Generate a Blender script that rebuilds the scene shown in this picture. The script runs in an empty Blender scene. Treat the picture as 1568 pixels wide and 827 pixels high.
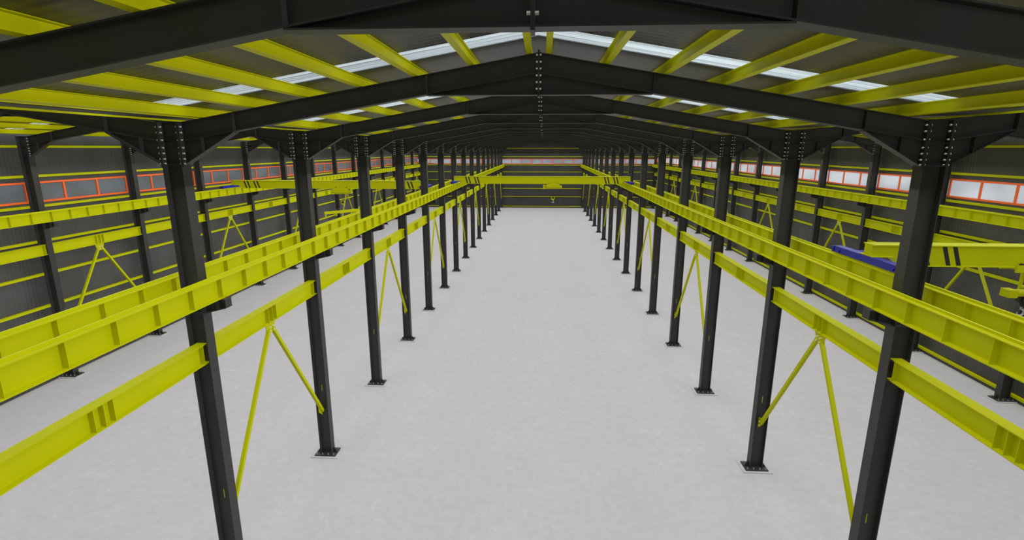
import bpy, bmesh, math
from mathutils import Vector, Matrix

scene = bpy.context.scene
try:
    scene.view_settings.view_transform = 'Standard'
    scene.view_settings.look = 'None'
except Exception:
    pass

# ------------------------------------------------------------------ materials
def new_mat(name, col, rough=0.5, metal=0.0, var=0.0, vscale=3.0, bump=None, spec=0.5):
    m = bpy.data.materials.new(name)
    m.use_nodes = True
    nt = m.node_tree
    b = nt.nodes['Principled BSDF']
    b.inputs['Roughness'].default_value = rough
    b.inputs['Metallic'].default_value = metal
    b.inputs['Specular IOR Level'].default_value = spec
    b.inputs['Base Color'].default_value = (*col, 1)
    tc = nt.nodes.new('ShaderNodeTexCoord')
    if var > 0:
        n = nt.nodes.new('ShaderNodeTexNoise')
        n.inputs['Scale'].default_value = vscale
        n.inputs['Detail'].default_value = 4
        nt.links.new(tc.outputs['Object'], n.inputs['Vector'])
        r = nt.nodes.new('ShaderNodeValToRGB')
        r.color_ramp.elements[0].position = 0.3
        r.color_ramp.elements[1].position = 0.7
        r.color_ramp.elements[0].color = (*[c * (1 - var) for c in col], 1)
        r.color_ramp.elements[1].color = (*[min(1, c * (1 + var)) for c in col], 1)
        nt.links.new(n.outputs['Fac'], r.inputs['Fac'])
        nt.links.new(r.outputs['Color'], b.inputs['Base Color'])
    if bump:
        axis, freq, strength = bump
        w = nt.nodes.new('ShaderNodeTexWave')
        w.wave_type = 'BANDS'
        w.bands_direction = axis
        w.inputs['Scale'].default_value = freq
        nt.links.new(tc.outputs['Object'], w.inputs['Vector'])
        bp = nt.nodes.new('ShaderNodeBump')
        bp.inputs['Strength'].default_value = strength
        bp.inputs['Distance'].default_value = 0.03
        nt.links.new(w.outputs['Fac'], bp.inputs['Height'])
        nt.links.new(bp.outputs['Normal'], b.inputs['Normal'])
    return m

STEEL = new_mat('dark_painted_steel', (0.034, 0.0335, 0.033), 0.5, 0, 0.10, 1.5, spec=0.4)
YEL = new_mat('yellow_paint', (0.50, 0.52, 0.0005), 0.55, 0, 0.03, 1.0, spec=0.10)
YELD = new_mat('yellow_purlin_paint', (0.56, 0.56, 0.001), 0.45, 0, 0.04, 1.0, spec=0.2)
BOLT = new_mat('zinc_bolt', (0.85, 0.85, 0.85), 0.35, 0.1)
BOLTD = new_mat('anchor_bolt', (0.35, 0.35, 0.35), 0.4, 0.3)
PLATE = new_mat('base_plate_steel', (0.03, 0.03, 0.033), 0.5)
GROUT = new_mat('grout_pad', (0.53, 0.52, 0.51), 0.9, 0, 0.08, 6)
WALL = new_mat('wall_cladding', (0.058, 0.058, 0.057), 0.5, 0, 0.22, 0.5, bump=('Y', 1.6, 0.3))
WALLX = new_mat('wall_cladding_end', (0.045, 0.045, 0.045), 0.55, 0, 0.15, 0.6, bump=('X', 1.6, 0.35))
ROOF = new_mat('roof_cladding', (0.034, 0.028, 0.022), 0.4, 0, 0.4, 0.25, bump=('Y', 1.6, 0.15))
ORANGE = new_mat('orange_frame', (1.0, 0.15, 0.02), 0.5)
BLUE = new_mat('blue_paint', (0.004, 0.007, 0.34), 0.4)
BLACK = new_mat('black_paint', (0.01, 0.01, 0.01), 0.5)
CHROME = new_mat('hook_steel', (0.5, 0.5, 0.5), 0.3, 0.9)

def trans_mat(name, col, mixd=0.35, stripes=False):
    m = bpy.data.materials.new(name)
    m.use_nodes = True
    nt = m.node_tree
    nt.nodes.clear()
    out = nt.nodes.new('ShaderNodeOutputMaterial')
    t = nt.nodes.new('ShaderNodeBsdfTranslucent')
    d = nt.nodes.new('ShaderNodeBsdfPrincipled')
    d.inputs['Roughness'].default_value = 0.25
    mx = nt.nodes.new('ShaderNodeMixShader')
    mx.inputs[0].default_value = mixd
    for s, inp in ((t, 'Color'), (d, 'Base Color')):
        s.inputs[inp].default_value = (*col, 1)
    tc = nt.nodes.new('ShaderNodeTexCoord')
    mp = nt.nodes.new('ShaderNodeMapping')
    mp.inputs['Scale'].default_value = (0.15, 9.0, 0.15) if stripes else (0.3, 0.3, 0.6)
    n = nt.nodes.new('ShaderNodeTexNoise')
    n.inputs['Scale'].default_value = 1.0
    r = nt.nodes.new('ShaderNodeValToRGB')
    r.color_ramp.elements[0].position = 0.35
    r.color_ramp.elements[1].position = 0.65
    lo = 0.45 if stripes else 0.8
    r.color_ramp.elements[0].color = (*[c * lo for c in col], 1)
    r.color_ramp.elements[1].color = (*col, 1)
    nt.links.new(tc.outputs['Object'], mp.inputs['Vector'])
    nt.links.new(mp.outputs['Vector'], n.inputs['Vector'])
    nt.links.new(n.outputs['Fac'], r.inputs['Fac'])
    nt.links.new(r.outputs['Color'], t.inputs['Color'])
    nt.links.new(r.outputs['Color'], d.inputs['Base Color'])
    nt.links.new(t.outputs[0], mx.inputs[1])
    nt.links.new(d.outputs[0], mx.inputs[2])
    nt.links.new(mx.outputs[0], out.inputs['Surface'])
    return m

PANE_L = trans_mat('window_pane_dim_side', (0.31, 0.33, 0.35))  # left panes: duller reflection painted in as a darker tint
PANE_R = trans_mat('window_pane_bright_side', (0.56, 0.58, 0.60), 0.15)  # brighter copy of the same panes, light difference put into the tint
SKY = trans_mat('skylight_sheet', (0.68, 0.76, 0.79), 0.12, True)

def floor_mat():
    m = bpy.data.materials.new('concrete_floor')
    m.use_nodes = True
    nt = m.node_tree
    b = nt.nodes['Principled BSDF']
    b.inputs['Roughness'].default_value = 0.85
    b.inputs['Specular IOR Level'].default_value = 0.1
    tc = nt.nodes.new('ShaderNodeTexCoord')
    n1 = nt.nodes.new('ShaderNodeTexNoise'); n1.inputs['Scale'].default_value = 0.5; n1.inputs['Detail'].default_value = 5
    n2 = nt.nodes.new('ShaderNodeTexNoise'); n2.inputs['Scale'].default_value = 3.2; n2.inputs['Detail'].default_value = 6; n2.inputs['Roughness'].default_value = 0.6
    n3 = nt.nodes.new('ShaderNodeTexNoise'); n3.inputs['Scale'].default_value = 1.6; n3.inputs['Detail'].default_value = 3; n3.inputs['Distortion'].default_value = 1.5
    for n in (n1, n2, n3):
        nt.links.new(tc.outputs['Object'], n.inputs['Vector'])
    r1 = nt.nodes.new('ShaderNodeValToRGB')
    r1.color_ramp.elements[0].position = 0.3; r1.color_ramp.elements[0].color = (0.545, 0.528, 0.560, 1)
    r1.color_ramp.elements[1].position = 0.7; r1.color_ramp.elements[1].color = (0.567, 0.550, 0.580, 1)
    r2 = nt.nodes.new('ShaderNodeValToRGB')
    r2.color_ramp.elements[0].position = 0.33; r2.color_ramp.elements[0].color = (0.935, 0.935, 0.935, 1)
    r2.color_ramp.elements[1].position = 0.56; r2.color_ramp.elements[1].color = (1, 1, 1, 1)
    r3 = nt.nodes.new('ShaderNodeValToRGB')
    r3.color_ramp.elements[0].position = 0.62; r3.color_ramp.elements[0].color = (1.0, 1.0, 1.0, 1)
    r3.color_ramp.elements[1].position = 0.67; r3.color_ramp.elements[1].color = (1.04, 1.055, 1.08, 1)
    nt.links.new(n1.outputs['Fac'], r1.inputs['Fac'])
    nt.links.new(n2.outputs['Fac'], r2.inputs['Fac'])
    nt.links.new(n3.outputs['Fac'], r3.inputs['Fac'])
    mx = nt.nodes.new('ShaderNodeMixRGB'); mx.blend_type = 'MULTIPLY'; mx.inputs[0].default_value = 1
    mx2 = nt.nodes.new('ShaderNodeMixRGB'); mx2.blend_type = 'MULTIPLY'; mx2.inputs[0].default_value = 1
    nt.links.new(r1.outputs['Color'], mx.inputs[1]); nt.links.new(r2.outputs['Color'], mx.inputs[2])
    nt.links.new(mx.outputs['Color'], mx2.inputs[1]); nt.links.new(r3.outputs['Color'], mx2.inputs[2])
    nt.links.new(mx2.outputs['Color'], b.inputs['Base Color'])
    bp = nt.nodes.new('ShaderNodeBump'); bp.inputs['Strength'].default_value = 0.06; bp.inputs['Distance'].default_value = 0.02
    nt.links.new(n2.outputs['Fac'], bp.inputs['Height'])
    nt.links.new(bp.outputs['Normal'], b.inputs['Normal'])
    return m
FLOOR = floor_mat()

# ------------------------------------------------------------------ mesh builder
class MB:
    def __init__(self):
        self.v = []; self.f = []; self.mi = []; self.mats = []
    def _m(self, m):
        if m not in self.mats:
            self.mats.append(m)
        return self.mats.index(m)
    def prism(self, poly, off, m):
        i = self._m(m); n = len(poly); s = len(self.v)
        poly = [Vector(p) for p in poly]; off = Vector(off)
        nrm = Vector((0, 0, 0))
        for a in range(n):
            nrm += (poly[a] - poly[0]).cross(poly[(a + 1) % n] - poly[0])
        if nrm.dot(off) > 0:
            poly = poly[::-1]
        self.v += [tuple(p) for p in poly] + [tuple(p + off) for p in poly]
        self.f.append(tuple(range(s, s + n))); self.mi.append(i)
        self.f.append(tuple(range(s + 2 * n - 1, s + n - 1, -1))); self.mi.append(i)
        for a in range(n):
            b = (a + 1) % n
            self.f.append((s + b, s + a, s + n + a, s + n + b)); self.mi.append(i)
    def box(self, x0, x1, y0, y1, z0, z1, m):
        self.prism([(x0, y0, z0), (x1, y0, z0), (x1, y1, z0), (x0, y1, z0)], (0, 0, z1 - z0), m)
    def xz(self, pts, y0, y1, m):
        self.prism([(p[0], y0, p[1]) for p in pts], (0, y1 - y0, 0), m)
    def bar(self, a, b, w, h, m, up=(0, 0, 1)):
        a = Vector(a); b = Vector(b); d = (b - a).normalized()
        up = Vector(up)
        if abs(d.dot(up)) > 0.98:
            up = Vector((1, 0, 0))
        s = d.cross(up).normalized(); u = s.cross(d).normalized()
        self.prism([a - s * w / 2 - u * h / 2, a + s * w / 2 - u * h / 2, a + s * w / 2 + u * h / 2, a - s * w / 2 + u * h / 2], b - a, m)
    def cyl(self, a, b, r, m, n=12):
        a = Vector(a); b = Vector(b); d = (b - a).normalized()
        up = Vector((0, 0, 1)) if abs(d.z) < 0.9 else Vector((1, 0, 0))
        s = d.cross(up).normalized(); u = s.cross(d)
        self.prism([a + (s * math.cos(2 * math.pi * k / n) + u * math.sin(2 * math.pi * k / n)) * r for k in range(n)], b - a, m)
    def tubepath(self, pts, rad, m, n=8):
        for i in range(len(pts) - 1):
            r = rad if not isinstance(rad, (list, tuple)) else rad[i]
            self.cyl(pts[i], pts[i + 1], r, m, n)
    def mesh(self, name):
        me = bpy.data.meshes.new(name)
        me.from_pydata(self.v, [], self.f)
        for m in self.mats:
            me.materials.append(m)
        me.polygons.foreach_set('material_index', self.mi)
        me.update()
        return me

def place(name, me, loc=(0, 0, 0), rot=(0, 0, 0), parent=None):
    o = bpy.data.objects.new(name, me)
    o.location = loc; o.rotation_euler = rot
    scene.collection.objects.link(o)
    if parent:
        o.parent = parent
    return o

# ------------------------------------------------------------------ layout
SP = 6.08
def fy(n): return 11.25 + SP * (n - 1)
N0, N1 = -2, 16
frames = list(range(N0, N1 + 1))
Y0, Y1 = fy(N0), fy(N1)
YW0, YW1 = Y0 - 0.42, Y1 + 0.42
XL, XR = -24.0, 21.6
HALLS = ((-16, 8.0), (0, 8.0), (14.8, 6.8))
EAVE = 11.91; SL = 0.173
RD = 0.40
PH = 0.19
def rt(x, h=8.0): return EAVE + (h - abs(x)) * SL
def rz(x, h=8.0): return rt(x, h) + PH + 0.004
XWL, XWR = XL - 0.42, XR + 0.42

mb = MB(); mb.box(XWL - 0.1, XWR + 0.1, YW0 - 0.1, YW1 + 0.1, -0.2, 0, FLOOR)
place('floor', mb.mesh('floor'))

def bolts_x(mb, x, dirx, ys, zs, r=0.019, L=0.035):
    for y in ys:
        for z in zs:
            mb.cyl((x, y, z), (x + dirx * L, y, z), r, BOLT, 6)

CT = 11.95
CB = 7.97
BZ = [11.08, 11.18, 11.30, 11.42, 11.58, 11.74, 11.86]
def column(sides, corb):
    mb = MB()
    mb.box(-0.225, -0.203, -0.15, 0.15, 0.06, CT, STEEL)
    mb.box(0.203, 0.225, -0.15, 0.15, 0.06, CT, STEEL)
    mb.box(-0.203, 0.203, -0.007, 0.007, 0.06, CT, STEEL)
    mb.box(-0.24, 0.24, -0.16, 0.16, CT, CT + 0.02, STEEL)
    for z in (CB - 0.34, CB - 0.015, 11.05, 11.5, 6.36, 6.84):
        mb.box(-0.203, 0.203, -0.14, 0.14, z, z + 0.015, STEEL)
    mb.box(-0.52, 0.52, -0.38, 0.38, 0.0, 0.03, GROUT)
    mb.box(-0.40, 0.40, -0.28, 0.28, 0.03, 0.065, PLATE)
    for x in (-0.32, -0.11, 0.11, 0.32):
        for y in (-0.215, 0.215):
            mb.cyl((x, y, 0.065), (x, y, 0.09), 0.028, BOLTD, 6)
            mb.cyl((x, y, 0.09), (x, y, 0.14), 0.014, BOLTD, 6)
    for s in (-1, 1):
        mb.prism([(s * 0.225, -0.006, 0.065), (s * 0.38, -0.006, 0.065), (s * 0.225, -0.006, 0.28)], (0, 0.012, 0), STEEL)
    mb.box(-0.010, 0.010, -0.0095, -0.007, 2.6, 2.85, YEL)
    for s in corb:
        x0, x1 = 0.225, 0.78
        mb.box(*sorted((s * x0, s * x1)), -0.13, 0.13, CB, CB + 0.022, STEEL)
        mb.xz([(s * x0, CB - 0.32), (s * x1, CB - 0.18), (s * x1, CB), (s * x0, CB)], -0.007, 0.007, STEEL)
        mb.xz([(s * x0, CB - 0.34), (s * x1, CB - 0.2), (s * x1, CB - 0.18), (s * x0, CB - 0.32)], -0.13, 0.13, STEEL)
        mb.box(*sorted((s * x1, s * (x1 - 0.012))), -0.12, 0.12, CB - 0.19, CB, STEEL)
        mb.box(*sorted((s * 0.545, s * 0.557)), -0.12, 0.12, CB - 0.235, CB, STEEL)
    for s in sides:
        bolts_x(mb, s * 0.203, -s, (-0.10, 0.10), BZ)
    return mb.mesh('steel_column')
m_in = column((-1, 1), (-1, 1)); m_l = column((1,), (1,)); m_r = column((-1,), (-1,))
for n in frames:
    for x, me in ((XL, m_l), (-8, m_in), (8, m_in), (XR, m_r)):
        place('steel_column', me, (x, fy(n), 0))

# ---- rafters
def rafter(h):
    mb = MB()
    XE = h - 0.255
    R = lambda x: rt(x, h)
    t = 0.018; hw = 0.11
    for s in (-1, 1):
        def P(x, z): return (s * x, z)
        mb.xz([P(0.02, R(0.02)), P(XE, R(XE)), P(XE, R(XE) - t), P(0.02, R(0.02) - t)], -hw, hw, STEEL)
        mb.xz([P(0.02, R(0.02) - t), P(XE, R(XE) - t), P(XE, R(XE) - RD + t), P(0.02, R(0.02) - RD + t)], -0.006, 0.006, STEEL)
        mb.xz([P(0.02, R(0.02) - RD + t), P(XE, R(XE) - RD + t), P(XE, R(XE) - RD), P(0.02, R(0.02) - RD)], -hw, hw, STEEL)
        xa = 2.32
        zb = R(xa) - RD
        mb.xz([P(0.02, R(0) - RD), P(xa, zb), P(0.02, zb)], -0.006, 0.006, STEEL)
        mb.xz([P(0.02, zb), P(xa, zb), P(xa, zb - t), P(0.02, zb - t)], -hw, hw, STEEL)
        for ys in ((-hw, -0.006), (0.006, hw)):
            mb.xz([P(xa - 0.006, R(xa) - t), P(xa + 0.006, R(xa) - t), P(xa + 0.006, R(xa) - RD + t), P(xa - 0.006, R(xa) - RD + t)], ys[0], ys[1], STEEL)
        mb.box(*sorted((s * 0.0005, s * 0.02)), -0.13, 0.13, zb - 0.05, R(0) + 0.04, STEEL)
        bz = [zb + 0.10 + k * (R(0) - zb - 0.15) / 5 for k in range(6)]
        bolts_x(mb, s * 0.02, s, (-0.09, 0.09), bz)
        mb.box(*sorted((s * XE, s * (h - 0.226))), -0.14, 0.14, 11.0, 11.95, STEEL)
        bolts_x(mb, s * XE, -s, (-0.10, 0.10), BZ)
        xh = h - 1.45; xm = h - 0.7
        mb.xz([P(XE, R(XE) - RD), P(xh, R(xh) - RD), P(XE, 11.07)], -0.006, 0.006, STEEL)
        mb.xz([P(xh, R(xh) - RD), P(XE, 11.07), P(XE, 11.05), P(xh, R(xh) - RD - t)], -hw, hw, STEEL)
        for ys in ((-hw, -0.006), (0.006, hw)):
            mb.xz([P(xh - 0.006, R(xh) - t), P(xh + 0.006, R(xh) - t), P(xh + 0.006, R(xh) - RD + t), P(xh - 0.006, R(xh) - RD + t)], ys[0], ys[1], STEEL)
            mb.xz([P(xm - 0.006, R(xm) - RD), P(xm + 0.006, R(xm) - RD), P(xm + 0.006, 11.32), P(xm - 0.006, 11.32)], ys[0], ys[1], STEEL)
    return mb.mesh('roof_rafter')
m_raf = {h: rafter(h) for h in (8.0, 6.8)}
for n in frames:
    for hx, h in HALLS:
        place('roof_rafter', m_raf[h], (hx, fy(n), 0))

# ---- purlins
for hx, h in HALLS:
    mb = MB()
    cnt = 7 if h > 7 else 6
    for s in (-1, 1):
        for k in range(cnt):
            x = 0.2 + 1.17 * k
            z = rt(x, h)
            def Q(dx, dz):
                return (s * (x + dx), z - dx * SL + dz)
            w = 0.055
            mb.xz([Q(-w, 0.002), Q(w, 0.002), Q(w, 0.014), Q(-w, 0.014)], YW0, YW1, YELD)
            mb.xz([Q(-w, PH - 0.012), Q(w, PH - 0.012), Q(w, PH), Q(-w, PH)], YW0, YW1, YELD)
            mb.xz([Q(-0.006, 0.014), Q(0.006, 0.014), Q(0.006, PH - 0.012), Q(-0.006, PH - 0.012)], YW0, YW1, YELD)
    place('roof_purlins', mb.mesh('roof_purlins'), (hx, 0, 0))

# ---- roof sheets with translucent strips
mbR = MB(); mbS = MB()
segs = []; ycur = YW0
strips = []
for n in frames:
    a, b = fy(n) - 1.55, fy(n) - 0.65
    if a < YW0: continue
    segs.append((ycur, a)); strips.append((a, b)); ycur = b
segs.append((ycur, YW1))
for hx, h in HALLS:
    for s in (-1, 1):
        for (a, b) in segs:
            mbR.xz([(hx, rz(0, h)), (hx + s * h, rz(h, h)), (hx + s * h, rz(h, h) + 0.05), (hx, rz(0, h) + 0.05)], a, b, ROOF)
        for (a, b) in strips:
            prof = [(0, 0), (0.05, 0), (0.075, 0.035), (0.125, 0.035), (0.15, 0)]
            y = a; pts = [(a, 0)]
            while y < b - 0.001:
                for (dy, dz) in prof[1:]:
                    pts.append((y + dy, dz))
                y += 0.15
            i = mbS._m(SKY); st = len(mbS.v)
            for (yy, dz) in pts:
                mbS.v.append((hx, yy, rz(0, h) + dz + 0.005)); mbS.v.append((hx + s * (h - 0.1), yy, rz(h - 0.1, h) + dz + 0.005))
            for q in range(len(pts) - 1):
                mbS.f.append((st + 2 * q, st + 2 * q + 1, st + 2 * q + 3, st + 2 * q + 2)); mbS.mi.append(i)
for x in (-8, 8):
    mbR.box(x - 0.3, x + 0.3, YW0, YW1, rz(8) - 0.06, rz(8) - 0.045, STEEL)
place('ceiling', mbR.mesh('ceiling'))
place('skylight_sheets', mbS.mesh('skylight_sheets'))

# ---- walls with window ribbon
WZ0, WZ1 = 8.85, 9.85
def side_wall(xw, s, nm, mt):
    mb = MB()
    a, b = sorted((xw, xw + s * 0.1))
    mb.box(a, b, YW0, YW1, 0, WZ0, mt)
    mb.box(a, b, YW0, YW1, WZ1, 12.2, mt)
    place(nm, mb.mesh(nm))
side_wall(XWL, -1, 'wall_left', WALL); side_wall(XWR, 1, 'wall_right', WALL)
EZ0, EZ1 = 8.5, 9.5
def end_wall(y, s, nm, win):
    mb = MB()
    a, b = sorted((y, y + s * 0.1))
    lo = 0
    if win:
        mb.box(XWL, XWR, a, b, 0, EZ0, WALLX)
        lo = EZ1
    for hx, h in HALLS:
        mb.xz([(hx - h, lo), (hx + h, lo), (hx + h, rz(h, h)), (hx, rz(0, h)), (hx - h, rz(h, h))], a, b, WALLX)
    mb.box(XWL - 0.1, XL, a, b, lo, 12.1, WALLX); mb.box(XR, XWR + 0.1, a, b, lo, 12.1, WALLX)
    place(nm, mb.mesh(nm))
end_wall(YW1, 1, 'wall_back', True); end_wall(YW0, -1, 'wall_front', False)

def window_side(xw, s, nm, pane):
    mb = MB()
    a, b = sorted((xw - s * 0.03, xw + s * 0.09))
    mb.box(a, b, YW0, YW1, WZ0, WZ0 + 0.09, ORANGE)
    mb.box(a, b, YW0, YW1, WZ1 - 0.09, WZ1, ORANGE)
    step = SP / 3
    k = 0
    while True:
        yy = fy(N0) + k * step
        if yy > YW1: break
        wd = 0.05
        mb.box(a, b, max(yy - wd, YW0), min(yy + wd, YW1), WZ0 + 0.09, WZ1 - 0.09, ORANGE)
        k += 1
    pa, pb = sorted((xw + s * 0.03, xw + s * 0.045))
    mb.box(pa, pb, YW0, YW1, WZ0 + 0.09, WZ1 - 0.09, pane)
    place(nm, mb.mesh(nm))
window_side(XWL, -1, 'window_1', PANE_L); window_side(XWR, 1, 'window_2', PANE_R)
mb = MB()
mb.box(XWL, XWR, YW1 - 0.03, YW1 + 0.09, EZ0, EZ0 + 0.09, ORANGE)
mb.box(XWL, XWR, YW1 - 0.03, YW1 + 0.09, EZ1 - 0.09, EZ1, ORANGE)
k = 0
while -24 + 2 * k < XWR:
    x = -24 + 2 * k
    mb.box(x - 0.05, x + 0.05, YW1 - 0.03, YW1 + 0.09, EZ0 + 0.09, EZ1 - 0.09, ORANGE)
    k += 1
mb.box(XWL, XWR, YW1 + 0.03, YW1 + 0.045, EZ0 + 0.09, EZ1 - 0.09, PANE_R)
place('window_3', mb.mesh('window_3'))

# ---- girts
GZ = (0.3, 2.2, 3.8, 5.4, 7.0, 8.68, 10.12, 11.5)
gh = 0.055
for xo, s in ((XL, -1), (XR, 1)):
    mb = MB()
    for z in GZ:
        a, b = sorted((xo + s * 0.228, xo + s * 0.24)); mb.box(a, b, YW0, YW1, z - gh, z + gh, YEL)
        a, b = sorted((xo + s * 0.24, xo + s * 0.415))
        mb.box(a, b, YW0, YW1, z + gh - 0.012, z + gh, YEL); mb.box(a, b, YW0, YW1, z - gh, z - gh + 0.012, YEL)
    place('wall_girts', mb.mesh('wall_girts'))
mb = MB()
for z in (0.3, 2.2, 3.8, 5.4, 7.0, 8.3, 9.9, 11.5):
    mb.box(XL, XR, YW1 - 0.19, YW1 - 0.178, z - gh, z + gh, YEL)
    mb.box(XL, XR, YW1 - 0.178, YW1 - 0.005, z + gh - 0.012, z + gh, YEL)
    mb.box(XL, XR, YW1 - 0.178, YW1 - 0.005, z - gh, z - gh + 0.012, YEL)
place('wall_girts', mb.mesh('wall_girts'))

# ---- crane runway beams
GB, GT = CB + 0.024, 8.48
def runway():
    mb = MB(); hw = 0.14; t = 0.02
    ya, yb = YW0 + 0.1, YW1 - 0.25
    mb.box(-hw, hw, ya, yb, GT - t, GT, YEL)
    mb.box(-hw, hw, ya, yb, GB, GB + t, YEL)
    mb.box(-0.007, 0.007, ya, yb, GB + t, GT - t, YEL)
    mb.box(-0.025, 0.025, ya, yb, GT, GT + 0.045, YEL)
    for n in frames[:-1]:
        for k in range(6):
            y = fy(n) + k * SP / 6
            for s in (-1, 1):
                a, b = sorted((s * 0.007, s * 0.125))
                mb.box(a, b, y - 0.007, y + 0.007, GB + t, GT - t, YEL)
    return mb.mesh('crane_runway_beam')
m_run = runway()
for x in (XL + 0.55, -8.55, -7.45, 7.45, 8.55, XR - 0.55):
    place('crane_runway_beam', m_run, (x, 0, 0))

# ---- longitudinal strut beams
SB, ST = 6.37, 6.86
def strut():
    mb = MB(); hw = 0.13; t = 0.02; L = SP - 0.02
    a, b = 0.01, 0.01 + L
    mb.box(-hw, hw, a, b, ST - t, ST, YEL)
    mb.box(-hw, hw, a, b, SB, SB + t, YEL)
    mb.box(-0.006, 0.006, a, b, SB + t, ST - t, YEL)
    for y in (a + 0.17, SP / 2 - 0.22, SP / 2, SP / 2 + 0.22, b - 0.17):
        for s in (-1, 1):
            p, q = sorted((s * 0.006, s * 0.12))
            mb.box(p, q, y - 0.007, y + 0.007, SB + t, ST - t, YEL)
    return mb.mesh('strut_beam')
m_strut = strut()
for n in frames[:-1]:
    for x in (XL, -8, 8, XR):
        place('strut_beam', m_strut, (x, fy(n), 0))

def brace():
    mb = MB(); ym = SP / 2; zt = 6.14; zb = 1.85
    mb.prism([(-0.008, ym - 0.30, SB - 0.001), (-0.008, ym + 0.30, SB - 0.001), (-0.008, ym + 0.18, zt - 0.14), (-0.008, ym - 0.18, zt - 0.14)], (0.016, 0, 0), YEL)
    for s in (-1, 1):
        e = (0, ym + s * (ym - 0.12), zb); st = (0, ym + s * 0.1, zt)
        mb.bar(st, e, 0.10, 0.10, YEL, up=(1, 0, 0))
        yc = ym + s * (ym - 0.03)
        y1 = ym + s * (ym - 0.30)
        mb.prism([(-0.07, yc, zb - 0.22), (-0.07, yc, zb + 0.2), (-0.07, y1, zb + 0.3), (-0.07, y1, zb + 0.02)], (0.014, 0, 0), YEL)
        for dz in (-0.05, 0.1):
            mb.cyl((-0.1, yc - s * 0.12, zb + dz), (-0.07, yc - s * 0.12, zb + dz), 0.02, BOLT, 6)
    for s in (-0.09, 0.09):
        for dz in (-0.05, 0.07):
            mb.cyl((-0.07, ym + s, zt + dz), (0.07, ym + s, zt + dz), 0.02, BOLT, 6)
    return mb.mesh('diagonal_brace')
m_br = brace()
for n in range(-1, N1, 2):
    for x in (XL, -8, 8, XR):
        place('diagonal_brace', m_br, (x, fy(n), 0))

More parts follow.
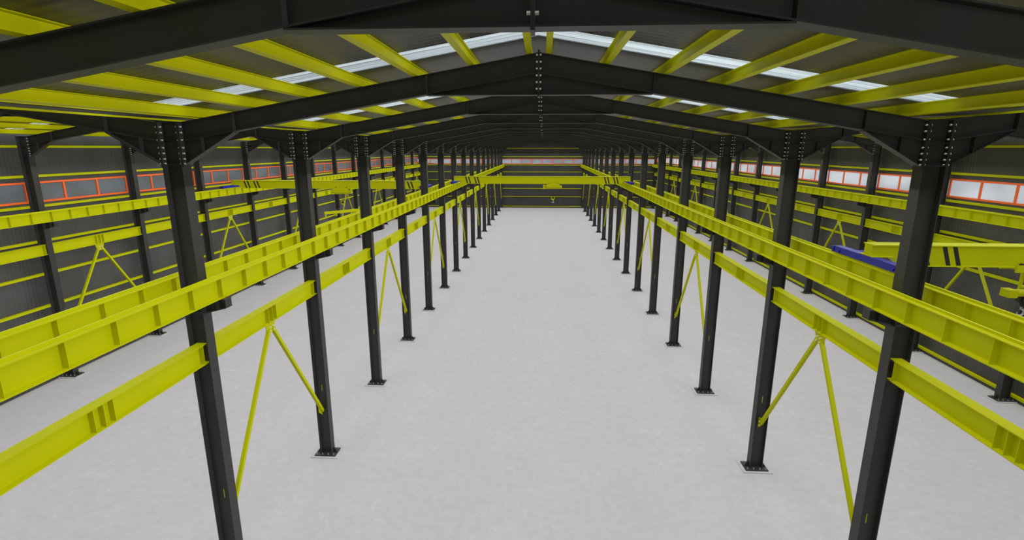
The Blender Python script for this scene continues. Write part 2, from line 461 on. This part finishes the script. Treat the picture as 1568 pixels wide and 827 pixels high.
# ---- overhead cranes
def crane(xc, R, yc, hoist_x, hook_z, spreader=False, z1=8.93, drop=0.0):
    mb = MB()
    z0 = 8.50
    w = 0.16
    ze = 8.735
    # central girder plus raised, cranked ends that rest on the end trucks
    mb.xz([(-R + 0.75, z0), (R - 0.75, z0), (R - 0.45, ze), (R - 0.45, z1), (-R + 0.45, z1), (-R + 0.45, ze)], -w, w, YEL)
    for s in (-1, 1):
        mb.box(*sorted((s * (R - 0.45), s * (R + 0.04))), -w, w, ze, z1, YEL)
        mb.box(*sorted((s * (R - 0.45), s * (R + 0.08))), -w - 0.12, w + 0.12, ze - 0.018, ze, YEL)
    mb.box(-R - 0.04, R + 0.04, -w - 0.06, w + 0.06, z1, z1 + 0.025, YEL)
    mb.box(-R + 0.78, R - 0.78, -w - 0.05, w + 0.05, z0 - 0.022, z0, YEL)
    for s in (-1, 1):
        for d in (1.05, 1.3, 1.8, 2.05):
            for fs in (-1, 1):
                ya, yb = sorted((fs * w, fs * (w + 0.004)))
                x = s * (R - d)
                mb.xz([(x - 0.14, z1 - 0.005), (x - 0.03, z1 - 0.005), (x + 0.14, z0 + 0.005), (x + 0.03, z0 + 0.005)], ya, yb, BLACK)
        tx = s * R
        mb.box(tx - 0.11, tx + 0.11, -1.45, 1.4, 8.54, 8.715, BLUE)
        for e, le in ((-1, 1.45), (1, 1.4)):
            mb.box(tx - 0.13, tx + 0.13, *sorted((e * le, e * (le + 0.1))), 8.55, 8.70, BLUE)
            mb.cyl((tx - 0.05, e * 1.15, 8.588), (tx + 0.05, e * 1.15, 8.588), 0.062, BLACK, 14)
            mb.cyl((tx - 0.14, e * 1.15, 8.61), (tx + 0.14, e * 1.15, 8.61), 0.045, BLUE, 12)
            mb.cyl((tx, e * (le + 0.1), 8.62), (tx, e * (le + 0.16), 8.62), 0.045, BLACK, 12)
        mb.cyl((tx - s * 0.11, 0.85, 8.63), (tx - s * 0.38, 0.85, 8.63), 0.06, BLUE, 14)
    mb.box(-1.2, -0.7, w, w + 0.2, 8.6, 8.88, YEL)
    hx = hoist_x; zh = 8.22 - drop
    mb.box(hx - 0.55, hx + 0.55, -0.26, -0.2, 8.36 if drop else 8.18, 8.54, YEL)
    mb.box(hx - 0.55, hx + 0.55, 0.2, 0.26, 8.36 if drop else 8.18, 8.54, YEL)
    if drop:
        for e in (0.05, 0.5):
            for sy in (-0.23, 0.23):
                mb.box(hx + e - 0.03, hx + e + 0.03, sy - 0.03, sy + 0.03, zh - 0.02, 8.38, YEL)
        mb.box(hx + 0.0, hx + 0.56, -0.2, 0.2, zh + 0.1, zh + 0.16, YEL)
    for x in (hx - 0.4, hx + 0.4):
        for e in (-1, 1):
            mb.cyl((x, e * 0.165, 8.53), (x, e * 0.2, 8.53), 0.06, BLACK, 12)
        mb.box(x - 0.05, x + 0.05, -0.2, 0.2, 8.4 if drop else 8.22, 8.46 if drop else 8.28, YEL)
    r1 = 0.10 if drop else 0.17
    mb.cyl((hx - 0.35 if drop else hx - 0.6, 0, zh), (hx + 0.35, 0, zh), r1, YEL, 20)
    mb.cyl((hx + 0.35, 0, zh), (hx + 0.75, 0, zh), r1 * 0.8, YEL, 20)
    xe = hx - 0.5 if drop else hx - 0.85
    mb.box(xe, xe + 0.22, -0.14, 0.14, zh - r1 * 1.0, zh + r1 * 1.0, YEL)
    zt = hook_z + 0.42
    for dx in (-0.07, 0.07):
        mb.cyl((hx + dx, 0, zh - 0.08), (hx + dx, 0, zt), 0.012, BLACK, 6)
    mb.prism([(hx - 0.13, -0.05, zt + 0.04), (hx + 0.13, -0.05, zt + 0.04), (hx + 0.16, -0.05, zt - 0.12), (hx + 0.06, -0.05, zt - 0.26), (hx - 0.06, -0.05, zt - 0.26), (hx - 0.16, -0.05, zt - 0.12)], (0, 0.10, 0), BLACK if drop else YEL)
    mb.cyl((hx, -0.08, zt - 0.07), (hx, 0.08, zt - 0.07), 0.09, BLACK, 16)
    mb.cyl((hx, 0, zt - 0.26), (hx, 0, zt - 0.34), 0.03, CHROME, 10)
    pts = []
    for k in range(15):
        a = math.radians(80 - k * 19)
        pts.append((hx + 0.085 * math.cos(a), 0, zt - 0.42 + 0.085 * math.sin(a)))
    rad = [0.026] * 8 + [0.024, 0.022, 0.02, 0.017, 0.014, 0.01]
    mb.tubepath(pts, rad, CHROME, 8)
    if spreader:
        zb = hook_z - 0.35
        for e in (-1, 1):
            mb.cyl((hx, 0, hook_z - 0.05), (hx + e * 0.75, e * 0.9, zb + 0.1), 0.015, BLACK, 6)
        mb.bar((hx - 1.0, -1.2, zb), (hx + 1.0, 1.2, zb), 0.14, 0.2, YEL)
        for e in (-0.95, -0.4, 0.4, 0.95):
            mb.box(hx + e * 1.0 - 0.05, hx + e * 1.0 + 0.05, e * 1.2 - 0.05, e * 1.2 + 0.05, zb - 0.3, zb - 0.08, YEL)
    place('overhead_crane', mb.mesh('overhead_crane'), (xc, yc, 0))
crane(0, 7.45, 44.8, 1.0, 6.95, z1=9.08)
crane(-16, 7.45, 38.6, 1.0, 7.1, True, z1=9.04)
crane(14.8, 6.25, 13.62, -2.22, 7.25, z1=9.0, drop=0.45)

# ------------------------------------------------------------------ light
w = bpy.data.worlds.new('World'); scene.world = w; w.use_nodes = True
bg = w.node_tree.nodes['Background']
bg.inputs[0].default_value = (0.94, 0.97, 1.0, 1); bg.inputs[1].default_value = 1.3

def area(name, x, y, z, sx, sy, radiance, rot=(0, 0, 0)):
    l = bpy.data.lights.new(name, 'AREA'); l.shape = 'RECTANGLE'
    l.size = sx; l.size_y = sy
    l.energy = radiance * math.pi * sx * sy
    l.color = (0.985, 0.99, 1.0)
    o = bpy.data.objects.new(name, l); o.location = (x, y, z); o.rotation_euler = rot
    scene.collection.objects.link(o)
for hx, h in HALLS:
    area('hall_fill', hx, (YW0 + YW1) / 2, 10.6, 2 * h - 0.6, YW1 - YW0 - 1.0, 0.76)  # added fill sheet, unseen from above, no real fitting hangs here
# soft directional fill travelling from the right side towards the left
sl = bpy.data.lights.new('directional_light', 'SUN')
sl.energy = 1.5
sl.angle = math.radians(20)
sl.color = (1.0, 0.99, 0.98)
try:
    sl.use_shadow = False
except Exception:
    pass
try:
    sl.cycles.cast_shadow = False
except Exception:
    pass
so = bpy.data.objects.new('directional_light', sl)
so.location = (6, 10, 10)
so.rotation_euler = Vector((-0.80, 0.12, -0.60)).to_track_quat('-Z', 'Y').to_euler()
scene.collection.objects.link(so)

# ------------------------------------------------------------------ camera
cam = bpy.data.cameras.new('camera')
cam.sensor_width = 36; cam.lens = 792 / 1568 * 36
cam.clip_start = 0.05; cam.clip_end = 400
co = bpy.data.objects.new('camera', cam)
co.location = (0.11, 0, 11.4)
co.rotation_euler = (math.radians(90 - 13.2), 0, math.radians(3.35))
scene.collection.objects.link(co)
scene.camera = co
